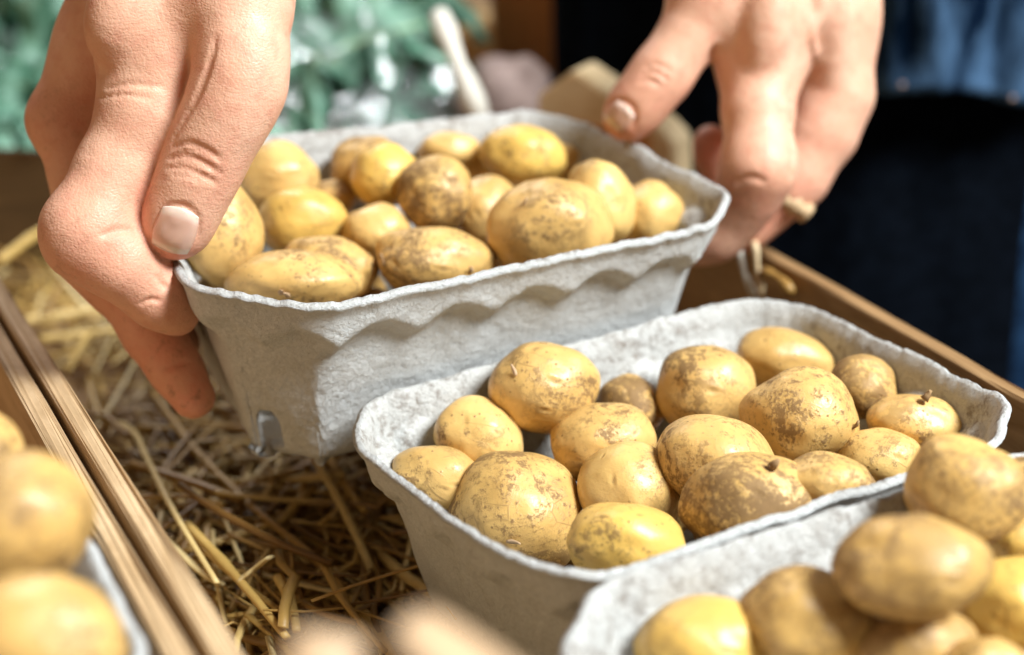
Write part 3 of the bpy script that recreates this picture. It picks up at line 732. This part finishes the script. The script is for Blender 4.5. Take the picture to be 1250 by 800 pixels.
# left hand of the person (right of the picture)
H2 = [
 ([(968, -170, .60, 62), (950, -60, .595, 56), (935, 20, .59, 54), (928, 82, .588, 50)], .02),
 ([(1000, -170, .615, 60), (1000, -70, .61, 55), (1008, 20, .61, 52), (1014, 116, .612, 49)], .02),
 ([(1000, -170, .64, 56), (1010, -70, .64, 52), (1012, 20, .64, 48), (1014, 125, .645, 38)], .02),
 ([(1000, -170, .66, 54), (1005, -70, .665, 50), (1010, 20, .67, 42), (1000, 110, .675, 34)], .02),
 ([(930, -150, .60, 60), (905, -70, .59, 54), (875, -10, .585, 42), (862, 12, .584, 40)], .02),
]
H2F = [
 ([(928, 82, .588, 49), (925, 135, .582, 40), (926, 192, .577, 38), (926, 208, .576, 40), (912, 240, .583, 34), (893, 268, .590, 30), (872, 290, .594, 27), (850, 300, .597, 24)], .008),
 ([(1014, 118, .612, 48), (1000, 160, .612, 43), (972, 212, .612, 37), (958, 228, .612, 33), (930, 258, .616, 28), (905, 278, .617, 26), (880, 292, .617, 23)], .008),
 ([(1022, 125, .645, 38), (990, 180, .65, 34), (950, 235, .655, 31), (915, 250, .645, 27), (885, 225, .635, 22), (872, 190, .630, 20), (867, 172, .628, 19)], .008),
 ([(1000, 110, .675, 32), (965, 170, .68, 30), (935, 220, .68, 28), (905, 240, .67, 24), (880, 250, .66, 22)], .008),
 ([(862, 12, .584, 40), (842, 42, .583, 34), (817, 78, .583, 31), (803, 97, .583, 31.5), (784, 121, .585, 29), (771, 137, .587, 27), (765, 145, .588, 25)], .008),
]
C2 = [
 (curve((963, 105), (966, 145), (969, 190), (967, 218), n=12), .0012, .0022, .0003),
 (curve((872, 60), (868, 80), (866, 95)), .0012, .003, 0),
 (curve((786, 84), (800, 78), (820, 88)), .0005, .0014, 0), (curve((782, 92), (798, 88), (816, 98)), .0006, .0014, 0), (curve((778, 100), (794, 98), (810, 108)), .0004, .0014, 0),
 (curve((898, 224), (915, 216), (934, 222)), .0006, .0020, 0),

 (ring(757, 141, AX2, 19, 18, math.pi*.95, math.pi*2.05, 17), .0007, .0014, 0),
]
R2 = [(curve((990, -20), (998, 10), (990, 40), (994, 70), n=12), .0016, .003, .0007), (curve((940, 10), (950, 40), (945, 70)), .0014, .003, .0006),
      (curve((945, -40), (940, 20), (930, 70)), .005, .010, .0036), (curve((1003, -40), (1008, 20), (1014, 90)), .005, .010, .0036)]
lo2 = at(930, 100, .61+D2)-np.array([.085, .085, .11]); hi2 = lo2+np.array([.18, .17, .26])
f2 = merged_hand(H2, H2F, lo2, hi2, .0010, .010, C2, R2, web=[((935, 0, .592, 46), (880, -20, .587, 42), .012)], dd=D2, kf=[.006, .006, .006, .006, .004])
# arms and trunk, coarse, all above or behind the picture
w1, w2 = at(222, -150, .478+D1), at(985, -150, .62+D2)
sh1, sh2 = np.array([.03, .93, .60]), np.array([.40, .97, .60]); el1, el2 = np.array([-.17, .70, .38]), np.array([.44, .78, .36])
fb = Field(np.array([-.32, .35, -.15]), np.array([.62, 1.25, .85]), .005)
for p, q, r0, r1 in ((w1, el1, .026, .040), (el1, sh1, .040, .052), (w2, el2, .026, .040), (el2, sh2, .040, .052)): fb.add(p, q, r0, r1, .02)
for p, q, r0, r1 in ((sh1, sh2, .06, .06), (np.array([.15, 1.05, .5]), np.array([.18, 1.06, .0]), .075, .075), (np.array([.31, 1.02, .5]), np.array([.28, 1.06, .0]), .075, .075), (np.array([.215, .97, .62]), np.array([.215, .94, .76]), .055, .05)): fb.add(p, q, r0, r1, .05)
RED = [(213, 300, .458, .011, 1.), (230, 230, .452, .010, .5), (248, 205, .45, .012, .5), (225, 480, .485, .02, 1.), (200, 440, .486, .02, .8), (222, 388, .478, .012, .7), (178, 238, .45, .006, .6), (120, 300, .45, .020, .55), (60, 150, .49, .016, .6), (180, 340, .46, .018, .6), (150, 400, .50, .02, .8), (120, 120, .47, .012, .3), (240, 200, .45, .010, .35), (290, 110, .44, .012, .2),
       (757, 158, .587, .014, 1.), (800, 120, .583, .014, .6), (868, 180, .628, .016, 1.), (940, 270, .60, .02, .8), (925, 240, .575, .014, .7), (1000, 160, .61, .016, .5), (960, 240, .61, .02, .7), (1030, 150, .63, .016, .4)]
Vs = []; Fs = []
for f in (f1, f2, fb):
    v, fc = f.mesh(); b = sum(len(x) for x in Vs); Vs.append(v); Fs.extend([tuple(int(i)+b for i in t)[::-1] for t in fc])
V = np.vstack(Vs); person = mesh_obj('person', V, Fs, SKIN)
rd = np.zeros(len(V))
for x, y, d, r_, w_ in RED: rd = np.maximum(rd, w_*np.exp(-((V-at(x, y, d+(D1 if x < 600 else D2)))**2).sum(1)/(r_*1.1)**2))
a_ = person.data.attributes.new('red', 'FLOAT', 'POINT'); a_.data.foreach_set('value', rd.astype('f'))
bm = bmesh.new(); bm.from_mesh(person.data); f0 = max(bm.faces, key=lambda f: f.calc_center_median().z)
if f0.normal.z < 0:
    bmesh.ops.reverse_faces(bm, faces=bm.faces)
bm.to_mesh(person.data); bm.free()
tag(person, 'person in a blue denim shirt and black apron lifting a punnet with both hands', 'person')
def nail(field, cx, cy, ax, hw, hl, lift, label=None):
    """thin plate that follows the finger tip's own surface"""
    px = (-ax[1], ax[0]); V = []; F = []; N = 18; last = None
    for i in range(N+1):
        for j in range(N+1):
            a_, b_ = i/N*2-1, j/N*2-1; aa = a_*math.sqrt(1-.30*b_*b_); bb = b_*math.sqrt(1-.25*a_*a_)
            q = field.hit(cx+px[0]*hw*bb+ax[0]*hl*aa, cy+px[1]*hw*bb+ax[1]*hl*aa)
            if q is None: q = last
            last = q; rr_ = max(abs(a_), abs(b_))
            V.append(q-(q-CAM)/np.linalg.norm(q-CAM)*lift*(1-.75*rr_**4))
    V = np.array(V).reshape(N+1, N+1, 3)
    for _ in range(3): V[1:-1, 1:-1] = (V[1:-1, 1:-1]*2+V[:-2, 1:-1]+V[2:, 1:-1]+V[1:-1, :-2]+V[1:-1, 2:])/6
    for i in range(N):
        for j in range(N): q = i*(N+1)+j; F.append((q, q+1, q+N+2, q+N+1))
    o = mesh_obj('thumbnail', V.reshape(-1, 3), F, NAIL, person); md = o.modifiers.new('thickness', 'SOLIDIFY'); md.thickness = .0003; md.offset = 0
    at2 = o.data.attributes.new('along', 'FLOAT', 'POINT'); at2.data.foreach_set('value', np.repeat(np.linspace(0, 1, N+1), N+1).astype('f'))
    return o
nail(f1, 214, 281, AX1, 26, 28, .0007)
nail(f2, 756, 142, AX2, 16, 15, .0007)

# ------------------------------------------------------------------ clothes
def garment(name, cx, cy, z0, z1, rx, ry, a0, a1, mat, fold, seed, hem=None, nu=120, nv=70, flare=0., lean=0.):
    V = []; F = []
    for j in range(nv+1):
        q = j/nv
        for i in range(nu+1):
            p = i/nu; a_ = a0+(a1-a0)*p; h0 = hem(p) if hem else 0.
            z = z1+(z0+h0-z1)*q
            w = fold*(math.sin(a_*9+seed+noise.noise(Vector((a_*2, z*3, seed)))*3)*.5+noise.noise(Vector((a_*4+seed, z*5, 1)))*1.1+noise.noise(Vector((a_*14+seed, z*16, 2)))*.35)
            g = 1+flare*q
            V.append((cx+(rx*g+w)*math.cos(a_), cy+(ry*g+w)*math.sin(a_)-lean*max(0, z), z))
    for j in range(nv):
        for i in range(nu): k = j*(nu+1)+i; F.append((k, k+1, k+nu+2, k+nu+1))
    o = mesh_obj(name, V, F, mat, person); md = o.modifiers.new('thickness', 'SOLIDIFY'); md.thickness = .002; return o
BX, BY = .245, 1.04
R_ = math.radians
garment('apron', BX, BY, -.7, .62, .205, .145, R_(165), R_(303), BLACK, .008, 2.)
garment('trousers', BX+.03, BY+.03, -.88, .02, .20, .15, R_(0), R_(359.9), NAVY, .008, 8.)
zh = at(1110, 128, .87)[2]
def hem(p): return .010*math.sin(p*31+.6)+.018*math.exp(-((p-.19)/.03)**2)-.012*math.exp(-((p-.30)/.03)**2)
garment('shirt', BX+.005, BY-.005, zh, .64, .215, .165, R_(264), R_(490), DENIM, .030, 3.3, hem=hem, nu=260, nv=90, flare=.06)
def sleeve(p, q, r0, r1, sd):
    P = []; n = 14
    for i in range(n+1): P.append(Vector(p+(q-p)*i/n))
    V, F = tube_geo(P, [(r0+(r1-r0)*i/n)*(1+.07*math.sin(i*2.1+sd)) for i in range(n+1)], 28)
    mesh_obj('sleeve', V, F[:-2], DENIM, person).modifiers.new('thickness', 'SOLIDIFY').thickness = .002
sleeve(el1+(w1-el1)*.12, sh1, .052, .070, 0); sleeve(el2+(w2-el2)*.12, sh2, .052, .070, 1)
sleeve(el1+(w1-el1)*.08, el1+(w1-el1)*.25, .054, .048, 4); sleeve(el2+(w2-el2)*.08, el2+(w2-el2)*.25, .054, .048, 2)
for x, y in ((1101, 104), (1236, 120), (1098, 30)):
    c = at(x, y, .845); bm = bmesh.new(); bmesh.ops.create_uvsphere(bm, u_segments=16, v_segments=8, radius=.0018); o = bm_obj('shirt_button', bm, GREY, person, True); o.location = Vector(c); o.scale = (1, .45, 1)

# ------------------------------------------------------------------ twig and straws at the far hand, things behind
c = at(963, 245, .605)
def short(label, name, pts, rad, mat, cat, group=None, tint=.9):
    P = [Vector(at(p[0], p[1], p[2]+(.028 if p[2] < .62 else 0))) for p in pts]; c = P[0].copy(); n = len(P)
    Q = []
    for i in range(n-1):
        for q in range(3): Q.append(P[i].lerp(P[i+1], q/3))
    Q.append(P[-1]); n = len(Q)
    V, F = tube_geo([p-c for p in Q], [rad*(1+.25*math.sin(i*1.7)) for i in range(n)], 9); o = mesh_obj(name, V, F, mat)
    a_ = o.data.attributes.new('tint', 'FLOAT', 'POINT'); a_.data.foreach_set('value', np.full(len(V), tint, 'f')); o.location = c
    return tag(o, label, cat, group)
short('stubby broken twig end poking out beside the far hand', 'twig', [(945, 236, .60), (962, 246, .602), (975, 253, .604), (986, 262, .605)], .0042, WOODL, 'twig')
short('white straw hanging straight down under the far hand', 'straw_stalk', [(903, 305, .64), (909, 335, .645), (922, 366, .65)], .0015, PALE, 'straw stalk')
short('tan straw hanging just right of the white one under the far hand', 'straw_stalk', [(921, 296, .635), (924, 325, .64), (930, 362, .645)], .0015, WOOD2, 'straw stalk', None, .9)
short('split straw blade lying against the right board of the crate', 'straw_stalk', [(932, 332, .64), (950, 340, .63), (966, 356, .62)], .0024, STRAW, 'straw stalk', None, .35)
short('thick pale blurred stalk leaning among the kale behind the lifted punnet', 'straw_stalk', [(536, 18, .86), (560, 80, .84), (590, 150, .82)], .0060, PALE, 'straw stalk')

def kale_leaf(c, dirv, up, L, W, seed, parent):
    d = np.array(dirv, float); d /= np.linalg.norm(d); u_ = np.array(up, float); u_ -= d*(u_ @ d); u_ /= np.linalg.norm(u_); s = np.cross(d, u_)
    NU, NV = 26, 30; V = []; F = []
    for i in range(NU+1):
        t = i/NU; w = W*(math.sin(math.pi*min(1, t*.95+.06))**.6)
        for j in range(NV+1):
            b = j/NV*2-1; e = abs(b)**2
            rip = e*.22*W*(math.sin(t*38+seed+b*3)+.8*noise.noise(Vector((t*16+seed, b*6, 0))))+.10*W*noise.noise(Vector((t*6+seed, b*3, 2)))
            p = c+d*(t*L+e*.06*L*math.sin(t*50+seed*2))+s*(b*w*.5)+u_*(rip+.25*L*(t-.3)*(t-.3)*-1+b*b*w*.25)
            V.append(p-c)
    for i in range(NU):
        for j in range(NV): k = i*(NV+1)+j; F.append((k, k+1, k+NV+2, k+NV+1))
    o = mesh_obj('leaf', V, F, KALE, parent); o.location = Vector(c)-parent.location
    P = [Vector(d*(t*L*.8)+u_*(.25*L*(t*.8-.3)**2*-1+.002)) for t in np.linspace(-.15, 1, 8)]; V, F = tube_geo(P, [.0035*(1-.8*i/7) for i in range(8)], 7); mesh_obj('stem', V, F, KSTEM, o)
def kale(label, base, ext, n, seed):
    b = tag(empty('kale_bunch', base), label, 'kale', 'kale heaped behind the straw crate'); r = random.Random(seed)
    for k in range(n):
        c = np.array(base)+np.array([r.uniform(-1, 1)*ext[0], r.uniform(-1, 1)*ext[1], r.uniform(.0, 1)*ext[2]])
        a_ = r.uniform(0, 6.28); kale_leaf(c, (math.cos(a_), math.sin(a_)*.6, r.uniform(-.1, .5)), (r.uniform(-.4, .4), -.5, 1), r.uniform(.13, .19), r.uniform(.10, .15), seed*10+k, b)
    return b
kale('curly green kale in clear wrap right behind the lifted punnet', (-.165, 1.02, -.02), (.06, .09, .075), 14, 1)
kale('dark green kale with a pale film edge at the top left corner', (-.42, 1.06, -.02), (.08, .10, .085), 12, 2)
def film(label, c, ex, ey, amp, seed, mat=FILM, name='plastic_wrap', cat='plastic wrap', grp='clear wrap over the kale'):
    c = np.array(c, float); ex, ey = np.array(ex, float), np.array(ey, float); N = 60; V = []; F = []
    for i in range(N+1):
        for j in range(N+1):
            a_, b_ = i/N*2-1, j/N*2-1
            z = amp*(noise.ridged_multi_fractal(Vector((a_*1.6+seed, b_*1.6, 0)), 1., 2., 4, 1., 2.)*.5+noise.noise(Vector((a_*3+seed, b_*3, 4)))) - .10*(a_*a_)**1.5*.6-.05*b_*b_
            V.append(ex*a_+ey*b_+np.array([0, -.2, 1])*z)
    for i in range(N):
        for j in range(N): k = i*(N+1)+j; F.append((k, k+1, k+N+2, k+N+1))
    o = mesh_obj(name, V, F, mat); o.location = c; return tag(o, label, cat, grp)
film('crumpled clear wrap over the kale behind the lifted punnet', (-.15, .99, .078), (.125, 0, 0), (0, .10, .035), .028, 3)
film('glossy clear wrap over the kale at the top left', (-.41, 1.0, .085), (.10, 0, 0), (0, .10, .035), .028, 8)
film('white paper sheet folded over the far side of the kale', (-.15, 1.15, .075), (.10, 0, 0), (0, .05, .06), .022, 12, PAPER, 'wrapping_paper', 'paper', None)
bm = bmesh.new(); c = at(395, -22, 1.30); box(bm, (0, 0, -.02), (.075, 0, 0), (0, .05, 0), (0, 0, .045), .02); o = bm_obj('cloth_bag', bm, NAVYBAG, None, True); o.location = Vector(c); tag(o, 'dark navy cloth bag seen at the top edge behind the kale', 'bag')
# timber post, ochre basket and grey cloth between the kale and the person
def lump(name, label, cat, c, r, mat, amp, seed, parent=None):
    V0, F0 = ICO4; V = [np.array(p)*np.array(r)*(1+amp*noise.noise(Vector(p)*1.6+Vector((seed, 0, 0)))) for p in V0]; o = mesh_obj(name, V, F0, mat); o.location = Vector(c)
    return tag(o, label, cat)
bm = bmesh.new(); c = at(648, 60, 1.12); box(bm, (c[0], 1.16, (.6+ZT)/2), (.030, 0, 0), (0, .022, 0), (0, 0, (.6-ZT)/2), .006); o = bm_obj('timber_post', bm, POSTW); rebase(o, (c[0], 1.16, ZT)); tag(o, 'orange brown timber post standing between the kale and the person', 'post')
lump('paper_sack', 'ochre paper sack slumped behind the pale leaning stalk', 'sack', at(575, 78, 1.32), (.075, .05, .055), mat_wood('ochre sack paper', (.70, .45, .18), (.84, .62, .30), .7), .25, 2)
lump('cloth_bundle', 'grey lilac cloth bundle at the foot of the timber post', 'cloth', at(622, 118, 1.02), (.035, .03, .028), GREY, .3, 5)

# ------------------------------------------------------------------ light
W = bpy.data.worlds.new('World'); S.world = W; W.use_nodes = True
W.node_tree.nodes['Background'].inputs[0].default_value = (1., .74, .52, 1); W.node_tree.nodes['Background'].inputs[1].default_value = .09
def area(name, loc, target, size, power, col, sy=None):
    l = bpy.data.lights.new(name, 'AREA'); l.energy = power; l.size = size; l.color = col
    if sy: l.shape = 'RECTANGLE'; l.size_y = sy
    o = bpy.data.objects.new(name, l); COL.objects.link(o); o.location = loc
    o.rotation_euler = (Vector(target)-Vector(loc)).to_track_quat('-Z', 'Y').to_euler(); return o
T0 = np.array([0, .45, .07]); kd = np.array([.62, -.30, .72]); kd /= np.linalg.norm(kd)
area('window_light', T0+kd*1.9, T0, .6, 94, (.93, .98, 1.0))
area('warm_bounce', (-1.4, -.5, .7), T0, 1.4, 7, (1, .62, .34))
area('back_light', (-.5, 2.3, 1.9), (0, .8, .05), 1.0, 42, (.95, .98, 1.))
S.view_settings.view_transform = 'Standard'; S.view_settings.look = 'None'; S.view_settings.exposure = 0; S.view_settings.gamma = 1
S.cycles.use_denoising = True
S.cycles.max_bounces = 8; S.cycles.transparent_max_bounces = 12
